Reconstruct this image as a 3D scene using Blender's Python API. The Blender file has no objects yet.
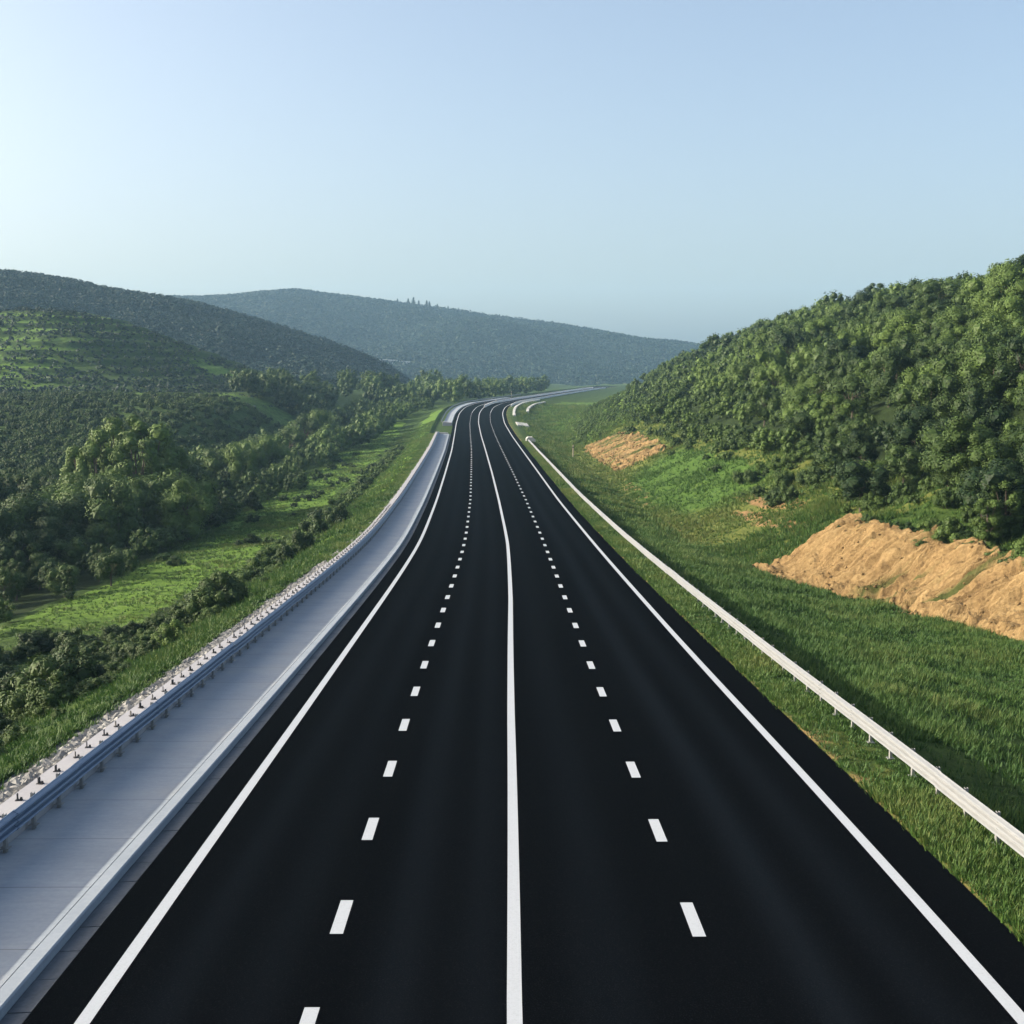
import bpy, math, random
import numpy as np
from mathutils import Vector

random.seed(7)
RNG = np.random.default_rng(11)
C = bpy.context.scene.collection
SC = bpy.context.scene
PI = math.pi
F = 1300.0                      # focal length in pixels of a 1024 wide picture
CAM = (0.0, 0.0, 10.0)
SUN_AZ, SUN_EL = math.radians(-86), math.radians(21)

# ------------------------------------------------------------------ noise
def _h(ix, iy, s):
    n = (ix.astype(np.int64) * 374761393 + iy.astype(np.int64) * 668265263 + s * 974634777) & 0x7fffffff
    n = ((n ^ (n >> 13)) * 1274126177) & 0x7fffffff
    n = ((n ^ (n >> 16)) * 974711) & 0x7fffffff
    return (n & 0xffff) / 65535.0

def vnoise(x, y, s=0):
    x = np.asarray(x, float); y = np.asarray(y, float)
    ix = np.floor(x); iy = np.floor(y)
    fx = x - ix; fy = y - iy
    fx = fx * fx * (3 - 2 * fx); fy = fy * fy * (3 - 2 * fy)
    a = _h(ix, iy, s); b = _h(ix + 1, iy, s); c = _h(ix, iy + 1, s); d = _h(ix + 1, iy + 1, s)
    return (a + (b - a) * fx) * (1 - fy) + (c + (d - c) * fx) * fy

def fbm(x, y, s=0, octs=4):
    t = 0; a = .5
    for k in range(octs):
        t = t + a * (vnoise(x * 2 ** k + 17.3 * k, y * 2 ** k - 9.1 * k, s + k) - .5)
        a *= .55
    return t                     # about -0.5 .. 0.5

def sstep(a, b, x):
    t = np.clip((np.asarray(x, float) - a) / (b - a), 0, 1)
    return t * t * (3 - 2 * t)

# ------------------------------------------------------------------ road line
_ty = [-40, 0, 19.5, 28.4, 41.6, 53.6, 74, 97.6, 115, 159, 208, 276, 338, 407, 455, 491, 532, 602, 723, 904, 1150, 1500]
_tx = [.95, .8, .68, .59, .44, .25, .05, -.25, -.54, -1.76, -3.2, -5.3, -7.5, -9.9, -10.9, -10.2, -7.2, 2.6, 20.4, 47.8, 85, 140]
_tz = [.5, .35, -.08, -.5, -1.15, -1.7, -2.6, -3.55, -4.1, -4.75, -4.85, -4.9, -4.5, -3.4, -1.6, -.2, .55, 1.1, 2, 3.3, 4.5, 6]
_YY = np.arange(-40, 1500, 1.0)
def _smooth(t):
    v = np.interp(_YY, _ty, t)
    for w in (9, 9, 7):
        k = np.ones(2 * w + 1) / (2 * w + 1)
        p = np.concatenate([v[0] + (v[1] - v[0]) * np.arange(-w, 0), v, v[-1] + (v[-1] - v[-2]) * np.arange(1, w + 1)])
        v = np.convolve(p, k, 'valid')
    return v
_XR, _ZR = _smooth(_tx), _smooth(_tz)
_HD = np.gradient(_XR, _YY)
def XR(y): return np.interp(y, _YY, _XR)
def ZR(y): return np.interp(y, _YY, _ZR)
def HD(y): return np.interp(y, _YY, _HD)
def rp(y, o, z=0.0):
    """road coordinates (distance along y, offset to the right o, height over the road) -> world"""
    h = HD(y); n = 1 / np.sqrt(1 + h * h)
    return np.stack([XR(y) + o * n, y - o * n * h, ZR(y) + z + 0 * o], -1)

# ------------------------------------------------------------------ mesh helpers
def mesh_np(name, verts, faces, mat=None, smooth=False, attrs=None, mats=None, midx=None):
    """faces: (n,k) int array, or a list of such arrays"""
    me = bpy.data.meshes.new(name)
    verts = np.ascontiguousarray(verts, np.float32).reshape(-1, 3)
    fl = faces if isinstance(faces, list) else [faces]
    fl = [np.asarray(f, np.int32) for f in fl if len(f)]
    loops = np.concatenate([f.ravel() for f in fl])
    tot = np.concatenate([np.full(len(f), f.shape[1], np.int32) for f in fl])
    start = np.concatenate([[0], np.cumsum(tot)[:-1]]).astype(np.int32)
    me.vertices.add(len(verts)); me.vertices.foreach_set('co', verts.ravel())
    me.loops.add(len(loops)); me.loops.foreach_set('vertex_index', loops)
    me.polygons.add(len(tot)); me.polygons.foreach_set('loop_start', start)
    me.polygons.foreach_set('loop_total', tot)
    me.polygons.foreach_set('use_smooth', np.full(len(tot), bool(smooth)))
    if midx is not None: me.polygons.foreach_set('material_index', np.asarray(midx, np.int32))
    for k, v in (attrs or {}).items():
        v = np.asarray(v, np.float32)
        if v.ndim == 2:
            a = me.attributes.new(k, 'FLOAT_COLOR', 'POINT'); a.data.foreach_set('color', v.ravel())
        else:
            a = me.attributes.new(k, 'FLOAT', 'POINT'); a.data.foreach_set('value', v)
    for m in (mats or ([mat] if mat else [])): me.materials.append(m)
    me.update(calc_edges=True); me.validate(clean_customdata=False)
    return me

def link(name, me, parent=None, loc=None):
    o = bpy.data.objects.new(name, me); C.objects.link(o)
    if parent is not None: o.parent = parent
    if loc is not None: o.location = loc
    return o

def tag(o, label=None, cat=None, group=None, kind=None):
    if label: o['label'] = label
    if cat: o['category'] = cat
    if group: o['group'] = group
    if kind: o['kind'] = kind
    return o

def empty(name, loc=(0, 0, 0), rz=0):
    o = bpy.data.objects.new(name, None); C.objects.link(o)
    o.location = loc; o.rotation_euler = (0, 0, rz); o.empty_display_size = .3
    return o

def grid_faces(nr, nc):
    i = np.arange(nr - 1)[:, None] * nc + np.arange(nc - 1)[None, :]
    return np.stack([i, i + 1, i + nc + 1, i + nc], -1).reshape(-1, 4)

def sweep(prof, y0, y1, step=1.0, closed=False, caps=False, zfun=None):
    """prof: list of (o, z); a strip swept along the road. closed joins last to first."""
    n = max(2, int((y1 - y0) / step) + 1)
    ys = np.linspace(y0, y1, n)
    pr = np.array(prof, float)
    Y, O = np.meshgrid(ys, pr[:, 0], indexing='ij')
    Z = np.broadcast_to(pr[:, 1], Y.shape)
    if zfun is not None: Z = Z + zfun(Y)
    v = rp(Y.ravel(), O.ravel(), Z.ravel())
    k = len(pr)
    f = grid_faces(n, k)
    if closed:
        a = np.arange(n - 1) * k
        f = np.concatenate([f, np.stack([a + k - 1, a, a + k, a + 2 * k - 1], -1)])
    fl = [f]
    if caps:
        fl.append(np.arange(k)[None, ::-1]); fl.append((np.arange(k) + (n - 1) * k)[None, :])
    return v, fl, O.ravel(), Y.ravel()

def box_v(cx, cy, cz, sx, sy, sz):
    v = np.array([[x, y, z] for z in (-.5, .5) for y in (-.5, .5) for x in (-.5, .5)]) * (sx, sy, sz) + (cx, cy, cz)
    f = np.array([[0, 2, 3, 1], [4, 5, 7, 6], [0, 1, 5, 4], [2, 6, 7, 3], [0, 4, 6, 2], [1, 3, 7, 5]])
    return v, f

def join(parts):
    V, Fs, n = [], [], 0
    for v, f in parts:
        V.append(v)
        for g in (f if isinstance(f, list) else [f]): Fs.append(np.asarray(g) + n)
        n += len(v)
    return np.concatenate(V), Fs

def bevel(o, w=.02, seg=2):
    m = o.modifiers.new('bevel', 'BEVEL'); m.width = w; m.segments = seg; m.limit_method = 'ANGLE'
    return o

# ------------------------------------------------------------------ materials
def mat(name, rough=.8, spec=.3, metal=0):
    m = bpy.data.materials.new(name); m.use_nodes = True
    nt = m.node_tree; b = nt.nodes['Principled BSDF']
    b.inputs['Roughness'].default_value = rough
    b.inputs['Specular IOR Level'].default_value = spec
    b.inputs['Metallic'].default_value = metal
    return m, nt, b

class N:
    def __init__(s, nt): s.nt = nt
    def new(s, t, **kw):
        n = s.nt.nodes.new(t)
        for k, v in kw.items(): setattr(n, k, v)
        return n
    def ln(s, a, b): s.nt.links.new(a, b)
    def noise(s, scale, detail=4, rough=.55, vec=None):
        n = s.new('ShaderNodeTexNoise'); n.inputs['Scale'].default_value = scale
        n.inputs['Detail'].default_value = detail; n.inputs['Roughness'].default_value = rough
        if vec is None:
            if not hasattr(s, 'pos'): s.pos = s.new('ShaderNodeNewGeometry').outputs['Position']
            vec = s.pos
        s.ln(vec, n.inputs['Vector']); return n.outputs['Fac']
    def ramp(s, fac, stops):
        n = s.new('ShaderNodeValToRGB'); r = n.color_ramp
        while len(r.elements) < len(stops): r.elements.new(.5)
        for e, (p, c) in zip(r.elements, stops):
            e.position = p; e.color = (*c, 1) if len(c) == 3 else c
        s.ln(fac, n.inputs['Fac']); return n.outputs['Color']
    def mix(s, fac, a, b, mode='MIX'):
        n = s.new('ShaderNodeMix', data_type='RGBA', blend_type=mode)
        for v, i in ((fac, 0), (a, 6), (b, 7)):
            if hasattr(v, 'is_linked'): s.ln(v, n.inputs[i])
            elif i == 0: n.inputs[0].default_value = v
            else: n.inputs[i].default_value = (*v, 1)
        return n.outputs[2]
    def math(s, op, a, b=0.0, clamp=False):
        n = s.new('ShaderNodeMath', operation=op, use_clamp=clamp)
        for i, v in enumerate((a, b)):
            if hasattr(v, 'is_linked'): s.ln(v, n.inputs[i])
            else: n.inputs[i].default_value = v
        return n.outputs[0]
    def attr(s, name): return s.new('ShaderNodeAttribute', attribute_name=name)
    def bump(s, h, b, strength=.5, dist=.1):
        n = s.new('ShaderNodeBump'); n.inputs['Strength'].default_value = strength
        n.inputs['Distance'].default_value = dist
        s.ln(h, n.inputs['Height']); s.ln(n.outputs['Normal'], b.inputs['Normal'])

def scaled_pos(q, sc):
    m = q.new('ShaderNodeMapping'); m.inputs['Scale'].default_value = sc
    if not hasattr(q, 'pos'): q.pos = q.new('ShaderNodeNewGeometry').outputs['Position']
    q.ln(q.pos, m.inputs['Vector']); return m.outputs['Vector']

# asphalt: fresh black, faint streaks along the lanes
M = {}
m, nt, b = mat('asphalt', .95, .0); q = N(nt)
big = q.noise(1, 3, .5, scaled_pos(q, (.9, .035, .3)))
fine = q.noise(38, 3, .7)
speck = q.noise(36, 3, .8)
col = q.mix(q.math('MULTIPLY', big, 1.0), (.0010, .0014, .0020), (.0026, .0034, .0044))
tr = q.attr('track').outputs['Fac']
col = q.mix(q.math('MULTIPLY', tr, .5), col, (.0075, .0105, .0145))
col = q.mix(q.math('MULTIPLY', q.math('SUBTRACT', speck, .54, True), 3.0), col, (.030, .034, .039))
q.ln(col, b.inputs['Base Color'])
q.ln(q.math('ADD', q.math('MULTIPLY', fine, .2), .72), b.inputs['Roughness'])
q.bump(fine, b, .35, .012); M['asphalt'] = m

m, nt, b = mat('road_paint', .6, .35); q = N(nt)
w = q.noise(20, 5, .8); w2 = q.noise(1.3, 3)
col = q.mix(q.math('MULTIPLY', q.math('SUBTRACT', w, .5, True), 2.2), (.41, .44, .47), (.20, .215, .225))
col = q.mix(q.math('MULTIPLY', w2, .22), col, (.32, .34, .36))
q.ln(col, b.inputs['Base Color']); q.bump(w, b, .2, .01); M['paint'] = m

def concrete(name, a, c, sc=1.0, bumpd=.01):
    m, nt, b = mat(name, .85, .25); q = N(nt)
    n1 = q.noise(.6 * sc, 5, .6); n2 = q.noise(9 * sc, 5, .65)
    col = q.ramp(q.math('ADD', q.math('MULTIPLY', n1, .55), q.math('MULTIPLY', n2, .45)), [(.3, a), (.7, c)])
    q.ln(col, b.inputs['Base Color']); q.bump(n2, b, .4, bumpd)
    return m, q, b, col
M['coping'] = concrete('coping_concrete', (.28, .28, .30), (.38, .38, .395))[0]
M['kerb'] = concrete('kerb_concrete', (.24, .275, .31), (.33, .365, .40))[0]
M['concrete'] = concrete('pale_concrete', (.36, .36, .34), (.5, .5, .47), .6)[0]
# path: broomed concrete, joints and damp stains
m, q, b, col = concrete('path_concrete', (.27, .305, .34), (.39, .425, .455))
st = q.noise(1, 4, .6, scaled_pos(q, (1.4, 7.5, 1)))
col = q.mix(q.math('MULTIPLY', st, .6), col, (.19, .22, .25))
j = q.attr('along').outputs['Fac']
fr = q.math('FRACT', q.math('DIVIDE', j, 3.2))
jl = q.math('LESS_THAN', fr, .011)
col = q.mix(q.math('MULTIPLY', jl, .7), col, (.12, .125, .13))
stn = q.noise(.35, 4, .65)
col = q.mix(q.math('MULTIPLY', q.math('SUBTRACT', stn, .5, True), 1.5), col, (.40, .395, .37))
q.ln(col, b.inputs['Base Color']); M['path'] = m
m, q, b, col = concrete('gutter_concrete', (.055, .064, .075), (.13, .145, .16))
M['gutter'] = m
m, nt, b = mat('rubble_stone', .9, .2); q = N(nt)
rnd = q.attr('tint').outputs['Fac']; n2 = q.noise(14, 4)
col = q.ramp(rnd, [(0, (.045, .047, .05)), (.5, (.20, .20, .195)), (1, (.34, .335, .31))])
col = q.mix(q.math('MULTIPLY', n2, .4), col, (.2, .2, .19))
q.ln(col, b.inputs['Base Color']); q.bump(n2, b, .5, .03); M['rubble'] = m

def metal(name, a, c, rough, metal_=.0):
    m, nt, b = mat(name, rough, .5, metal_); q = N(nt)
    n = q.noise(3, 5, .6); n3 = q.noise(1, 4, .6, scaled_pos(q, (6, .6, 14)))
    col = q.mix(n, a, c); col = q.mix(q.math('MULTIPLY', q.math('SUBTRACT', n3, .5, True), 1.3), col, tuple(x * .6 for x in a))
    q.ln(col, b.inputs['Base Color']); q.bump(n, b, .08, .02); return m
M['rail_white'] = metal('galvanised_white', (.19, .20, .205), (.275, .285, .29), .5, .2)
M['rail_shaded'] = metal('galvanised_shaded', (.10, .15, .23), (.17, .23, .32), .45, .3)  # darker, bluer copy of the galvanised steel: shade put into its colour
M['post_steel'] = metal('post_steel', (.16, .17, .17), (.30, .30, .29), .6, .2)
M['bolt'] = metal('bracket_steel', (.03, .03, .033), (.06, .06, .06), .6, .2)
M['wood'] = metal('weathered_wood', (.26, .22, .17), (.36, .31, .24), .85)
M['bark'] = metal('bark', (.045, .034, .025), (.10, .08, .06), .95)

# soil of the cut slopes
m, nt, b = mat('bare_soil', .95, .12); q = N(nt)
n1 = q.noise(.5, 6, .65); n2 = q.noise(4.5, 6, .7); n3 = q.noise(24, 4, .7)
col = q.ramp(q.math('ADD', q.math('MULTIPLY', n1, .45), q.math('MULTIPLY', n2, .55)),
             [(.34, (.075, .048, .023)), (.46, (.19, .126, .056)), (.58, (.265, .185, .086)), (.74, (.36, .27, .145))])
col = q.mix(q.math('MULTIPLY', q.math('SUBTRACT', n3, .5, True), 1.8), col, (.17, .10, .05))
wd = q.attr('weed').outputs['Fac']
col = q.mix(wd, col, (.035, .060, .014))
q.ln(col, b.inputs['Base Color']); q.bump(q.math('ADD', n2, q.math('MULTIPLY', n3, .5)), b, .9, .12); M['soil'] = m

# terrain: grass of several kinds painted by where it grows, plus the knoll's sunlit side
m, nt, b = mat('meadow_ground', .95, .1); q = N(nt)
n1 = q.noise(.09, 5, .6); n2 = q.noise(.7, 6, .68); n3 = q.noise(5, 5, .7)
mixn = q.math('ADD', q.math('MULTIPLY', n2, .6), q.math('MULTIPLY', n3, .4))
base = q.ramp(mixn, [(.3, (.016, .034, .008)), (.46, (.034, .064, .013)), (.6, (.055, .092, .020)), (.78, (.095, .115, .032))])
lush = q.ramp(mixn, [(.3, (.032, .070, .013)), (.5, (.055, .108, .019)), (.75, (.100, .150, .030))])
dry = q.ramp(mixn, [(.3, (.048, .062, .014)), (.47, (.092, .115, .026)), (.62, (.130, .140, .036)), (.82, (.17, .14, .055))])
meadow = q.ramp(mixn, [(.3, (.056, .112, .016)), (.5, (.098, .175, .026)), (.75, (.150, .215, .040))])
soil = q.ramp(mixn, [(.3, (.12, .075, .034)), (.6, (.25, .16, .075)), (.8, (.32, .22, .115))])
wood = q.ramp(mixn, [(.3, (.010, .018, .006)), (.6, (.025, .042, .012)), (.8, (.04, .06, .018))])
A = q.attr('cover'); B = q.attr('cover_b')
sA = q.new('ShaderNodeSeparateColor'); q.ln(A.outputs['Color'], sA.inputs[0])
sB = q.new('ShaderNodeSeparateColor'); q.ln(B.outputs['Color'], sB.inputs[0])
def edge(w, amt=.55):
    return q.math('MULTIPLY', q.math('SUBTRACT', q.math('ADD', w, q.math('MULTIPLY', q.math('SUBTRACT', n2, .5), amt * 2)), .32), 2.6, True)
col = q.mix(edge(sA.outputs[0]), base, lush)
col = q.mix(edge(sA.outputs[1]), col, dry)
col = q.mix(edge(sA.outputs[2]), col, meadow)
col = q.mix(edge(sB.outputs[1]), col, wood)
col = q.mix(edge(sB.outputs[0], .8), col, soil)
q.ln(col, b.inputs['Base Color'])
q.bump(mixn, b, 1.0, .5); M['ground'] = m

# leaves: tint from the object's colour
def leaf(name, obj_tint=True, attr_tint=None, dark=(.022, .042, .012), light=(.075, .115, .026), trans=.10, stops=None):
    m, nt, b = mat(name, .62, .22); q = N(nt)
    if attr_tint: t = q.attr(attr_tint).outputs['Fac']
    else:
        oi = q.new('ShaderNodeObjectInfo'); t = oi.outputs['Color']
        sp = q.new('ShaderNodeSeparateColor'); q.ln(t, sp.inputs[0]); t = sp.outputs[0]
    n = q.noise(1.6, 3, .6)
    rv = q.attr('leaf_tone').outputs['Fac']
    f = q.math('ADD', q.math('MULTIPLY', t, .55), q.math('ADD', q.math('MULTIPLY', n, .22), q.math('MULTIPLY', rv, .36)))
    mid = tuple((a + c) * .48 for a, c in zip(dark, light))
    col = q.ramp(f, stops or [(.15, dark), (.6, mid), (1.0, light)])
    q.ln(col, b.inputs['Base Color'])
    tr = q.new('ShaderNodeBsdfTranslucent'); q.ln(col, tr.inputs['Color'])
    mx = q.new('ShaderNodeMixShader'); mx.inputs[0].default_value = trans
    out = nt.nodes['Material Output']
    q.ln(b.outputs[0], mx.inputs[1]); q.ln(tr.outputs[0], mx.inputs[2]); q.ln(mx.outputs[0], out.inputs['Surface'])
    return m
M['leaf'] = leaf('leaves', dark=(.006, .021, .007), light=(.118, .190, .036))
M['leaf_merged'] = leaf('woodland_leaves', attr_tint='tint', dark=(.006, .021, .007), light=(.118, .190, .036))
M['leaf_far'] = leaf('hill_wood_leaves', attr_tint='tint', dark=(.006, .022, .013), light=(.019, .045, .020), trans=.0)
M['grass'] = leaf('grass_blades', attr_tint='tint', dark=(.018, .042, .009), light=(.125, .195, .034), trans=.2,
                  stops=[(.1, (.014, .038, .008)), (.38, (.029, .074, .014)), (.62, (.056, .116, .023)), (.82, (.108, .146, .034)), (1, (.18, .165, .060))])

# ------------------------------------------------------------------ terrain
LO = [-14.4, -15.8, -18.3, -21, -25, -34, -42, -55, -90, -3000]
LZ = [.02, -.45, -1.6, -2.9, -3.7, -4.5, -5.6, -7.0, -7.5, -7.5]
def foot(y): return np.interp(y, [40, 60, 74, 90, 102, 118, 140, 200, 300, 380, 450, 520, 600, 700, 900], [34, 32, 29, 26.3, 21.6, 18.2, 17.5, 18, 18.5, 26, 33, 40, 54, 80, 140])
def ridge(y): return np.interp(y, [0, 250, 300, 400, 450, 500, 550, 620, 700], [29, 31, 34, 33, 29, 23, 14, 5, 0])
def smin(a, b, k):
    h = np.clip(.5 + .5 * (b - a) / k, 0, 1)
    return b + (a - b) * h - k * h * (1 - h)

def terrain_o(o, y):
    """height at road offset o and distance y (the sheet is laid out in these)"""
    o = np.asarray(o, float); y = np.asarray(y, float)
    zr = ZR(np.clip(y, -40, 1400))
    x = o + XR(np.clip(y, -40, 1400))
    # left of the road
    rel = np.interp(-o, [-a for a in LO], LZ)
    rel = rel * (1 - .62 * sstep(380, 520, y))
    rough = fbm(x / 9, y / 9, 3) * .9 * sstep(14, 24, -o) + fbm(x / 2.2, y / 2.2, 8) * .5 * sstep(14.5, 17, -o)
    zl = zr + rel + rough
    bench = -9 + 14.5 * sstep(190, 395, y) + fbm(x / 30, y / 30, 5) * 3
    wb = sstep(45, 80, -o) * (1 - sstep(1400, 2000, y))
    zl = zl + (np.maximum(zl, bench) - zl) * wb
    # right of the road
    e = o - foot(y)
    emb = np.interp(o, [8.8, 10.4, 10.8, 13.4, 17, 21, 24], [.015, .0, -.04, -.42, -1.2, -1.95, -2.25])
    emb = emb * (1 - .3 * sstep(380, 520, y)) + fbm(x / 4, y / 9, 29) * .5 * sstep(11, 13, o)
    wbank = sstep(106, 101, y)
    up = np.maximum(e, 0)
    r_slope = .47 * up
    r_bank = (2.9 + .9 * sstep(78, 100, y)) * sstep(-.4, 4.1, e) + .38 * np.maximum(e - 3.6, 0)
    rise = r_slope + (r_bank - r_slope) * wbank
    rise = np.where(e > 0, smin(rise, ridge(y) + .3, 9), np.where(wbank > 0, r_bank * wbank, 0))
    rise = np.maximum(rise, 0) - .22 * np.maximum(e - 112, 0) * (e > 112)
    rough = fbm(x / 14, y / 14, 21) * 2.6 * sstep(2, 22, e) + fbm(x / 3, y / 3, 25) * .42 * sstep(12.5, 16, o) + fbm(x / 1.1, y / 1.1, 27, 2) * .16 * sstep(14, 17, o)
    zrr = zr + emb + rise + rough
    z = np.where(o < 0, zl, zrr)
    z = np.where((o > -14.35) & (o < 8.77), zr - .45, z)
    return z

def wfade(o): return 1 - sstep(130, 420, np.abs(o))
def HT(x, y):
    """terrain height under a world point (near field, where the sheet follows the road)"""
    x = np.asarray(x, float); y = np.asarray(y, float)
    xr = XR(np.clip(y, -40, 1400))
    o = x - xr
    for _ in range(4): o = x - xr * wfade(o)
    return terrain_o(o, y)

ok = [-14.34, -13.2, -12.5, -6, 0, 5, 8.5, 8.76, 8.78]
right = list(np.arange(8.9, 34, .55)) + list(np.arange(34, 60, 1.3)) + list(np.arange(60, 140, 3.2)) + list(np.geomspace(142, 3600, 26))
left = list(np.arange(14.36, 40, .6)) + list(np.arange(40, 70, 1.5)) + list(np.arange(70, 160, 3.5)) + list(np.geomspace(165, 3600, 28))
OK_ = np.array(sorted([-v for v in left] + ok + right))
YK = np.concatenate([np.arange(-30, 8, 4), np.arange(8, 130, .75), np.arange(130, 260, 1.6), np.arange(260, 560, 3.2), np.arange(560, 1100, 12), np.geomspace(1110, 6000, 22)])
Yg, Og = np.meshgrid(YK, OK_, indexing='ij')
Xg = Og + XR(np.clip(Yg, -40, 1400)) * wfade(Og)
Zg = terrain_o(Og, Yg)
# what covers the ground where
E_ = Og - foot(Yg)
def blob(cx, cy, rx, ry, rot=0, x=None, y=None):
    x = Xg if x is None else x; y = Yg if y is None else y
    c, s = math.cos(rot), math.sin(rot)
    dx, dy = x - cx, y - cy
    a = (dx * c + dy * s) / rx; b = (-dx * s + dy * c) / ry
    return np.clip(1.6 - np.sqrt(a * a + b * b), 0, 1) * 1.0
tl = lambda y: np.interp(y, [40, 60, 80, 88, 105, 120, 132, 162, 218, 290, 350, 420, 500, 560, 650], [39, 38, 35, 33.4, 31.6, 32, 32.6, 34, 33.6, 36.5, 42, 49, 55, 59, 75])   # edge of the wood
_Or = Og; Og = _Or + 5.0 * fbm(Xg / 9, Yg / 14, 33) * (np.abs(_Or) > 15.5)
lushm = np.clip(1.7 * blob(25, 176, 7, 27, .0), 0, 1.0) * (Og > 17) * (Og < 32)
lushm = np.maximum(lushm, .28 * ((Og > 12) & (E_ < .5) & (Yg < 150)))
drym = ((E_ > -2.5) & (Og < tl(Yg) + 2) & (Og > 8) & (Yg > 100)) * .8 * (1 - lushm) + ((E_ > -4) & (E_ < 3) & (Yg > 92) & (Yg < 300)) * .25
drym = np.maximum(drym, .45 * ((Og > 8.7) & (Og < 10.5)))
drym = np.maximum(drym, .35 * ((Og < -13.6) & (Og > -18) & (Yg > 70)))
meadm = ((Og < -25.5) & (Og > -37.5)) * sstep(70, 110, Yg) * (Yg < 450) * .9
meadm = np.maximum(meadm, .75 * ((Og < -13.6) & (Og > -19) & (Yg > 90) & (Yg < 480)))
meadm = np.maximum(meadm, .5 * ((Og < -60) & (Yg > 385) & (Yg < 430)))
meadm = np.maximum(meadm, .6 * ((Og > 20) & (Og < tl(Yg)) & (Yg > 310) & (Yg < 620)))
soilm = np.maximum.reduce([blob(26.0, 131, .9, 10, .12), blob(24.2, 127, .6, 8, .2), blob(25.5, 117, 1.1, 7, .25), .5 * blob(17.2, 165, 1.6, 40, .0) * (vnoise(Xg * 1.5, Yg * .5) > .5),
                           .42 * ((Og > 8.77) & (Og < 9.15))])
soilm = np.maximum(soilm, .9 * ((E_ > -1.2) & (E_ < 4.6) & (Yg < 106) & (Yg > 30)))
woodm = np.maximum(1.0 * (Og > tl(Yg) + 1.5) * (Yg < 700), 1.0 * ((Og < -39) & (Yg < 215) & (Yg > 60)))
woodm = np.maximum(woodm, .7 * ((Og < -20) & (Og > -26) & (Yg < 120)))
cov = np.stack([lushm, drym, meadm, np.ones_like(Xg)], -1).reshape(-1, 4)
covb = np.stack([soilm, woodm, 0 * Xg, np.ones_like(Xg)], -1).reshape(-1, 4)
me = mesh_np('ground', np.stack([Xg, Yg, Zg], -1).reshape(-1, 3), grid_faces(len(YK), len(OK_)), M['ground'], True, {'cover': cov, 'cover_b': covb})
tag(link('ground', me), kind='structure')

# ------------------------------------------------------------------ far hills (each its own sheet)
def make_hill(name, D, pts, front, back, zfoot, nx, spur, sl, terr=0, cover=None, rough=1.0):
    us = np.array([p[0] for p in pts], float); vs = np.array([p[1] for p in pts], float)
    xs = (us - 512) * D / F; zs = 10 + (380 - vs) * D / F
    x = np.linspace(xs[0], xs[-1], nx)
    R = np.interp(x, xs, zs)
    k = np.ones(9) / 9; Rp = np.pad(R, 4, mode='edge'); R = np.convolve(Rp, k, 'valid')
    t = np.concatenate([np.linspace(-1, 0, 70), np.linspace(.04, 1, 16)])
    X, T = np.meshgrid(x, t)
    RR = np.broadcast_to(R, X.shape)
    wv = fbm(X / sl, T * 1.3 + 3, 40 + int(D), 3)
    Y = D + np.where(T < 0, T * front, T * back) + wv * spur * (1 - np.exp(-np.abs(T) * 6))
    g = np.where(T < 0, np.clip(1 + T, 0, 1), np.clip(1 - T, 0, 1))
    g = np.where(T < 0, .35 * g + .65 * g * g * (3 - 2 * g), g * g * (3 - 2 * g))
    Z = zfoot + (RR - zfoot) * g + fbm(X / sl * 1.7, Y / sl * 1.7, 60, 4) * rough * sl * .14 * (1 - np.exp(-np.abs(T) * 9)) * np.clip((RR - zfoot) / 30, 0, 1) * (T > -1)
    if terr:
        ph = Z / terr + fbm(X / 60, Y / 60, 77) * 1.2
        Z = Z + (np.floor(ph) + sstep(.35, .95, ph - np.floor(ph)) - ph) * terr * .55 * np.clip((RR - zfoot) / 15, 0, 1)
    Z = np.where(RR < zfoot + .5, zfoot - 3, Z)
    tone = fbm(X / (sl * .8), Y / (sl * .5), 90, 4)
    lm = np.clip(tone * 2.2, 0, 1)
    cov = np.stack([0 * X, lm * .7, lm * .9 if not terr else np.clip(lm * 1.3 + .8 * ((Z / terr + fbm(X / 60, Y / 60, 77) * 1.2) % 1 < .4) * sstep(-120, -190, X), 0, 1), 1 + 0 * X], -1).reshape(-1, 4)  # terrace strips lighten leftwards: sunlit side painted into the grass colour
    covb = np.stack([0 * X, (.8 - lm) * (.45 if terr else 1), 0 * X, 1 + 0 * X], -1).reshape(-1, 4)
    me = mesh_np(name, np.stack([X, Y, Z], -1).reshape(-1, 3), grid_faces(len(t), nx), M['ground'], True, {'cover': cov, 'cover_b': covb})
    o = link(name, me); tag(o, kind='structure')
    return X, Y, Z, T, tone

knoll = make_hill('hill', 560, [(-330, 385), (-200, 352), (-90, 325), (-30, 316), (20, 312), (60, 312), (100, 315), (125, 321), (160, 333), (200, 349), (240, 365), (280, 380), (310, 391), (335, 399)], 175, 120, 3.5, 260, 26, 70, terr=3.6)
hill2 = make_hill('hill', 1000, [(-600, 330), (-400, 275), (-200, 262), (-60, 267), (0, 275), (40, 278), (80, 285), (120, 294), (160, 299), (200, 306), (250, 319), (300, 334), (340, 347), (370, 359), (395, 371), (410, 382), (425, 393)], 380, 260, 0, 330, 130, 190)
hill3 = make_hill('hill', 2300, [(-100, 330), (60, 312), (150, 302), (215, 299), (260, 296), (300, 293), (340, 298), (400, 305), (450, 311), (500, 318), (560, 326), (600, 333), (640, 340), (695, 348), (760, 358), (850, 372), (1000, 390)], 900, 500, -4, 420, 300, 420, rough=.8)

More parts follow.
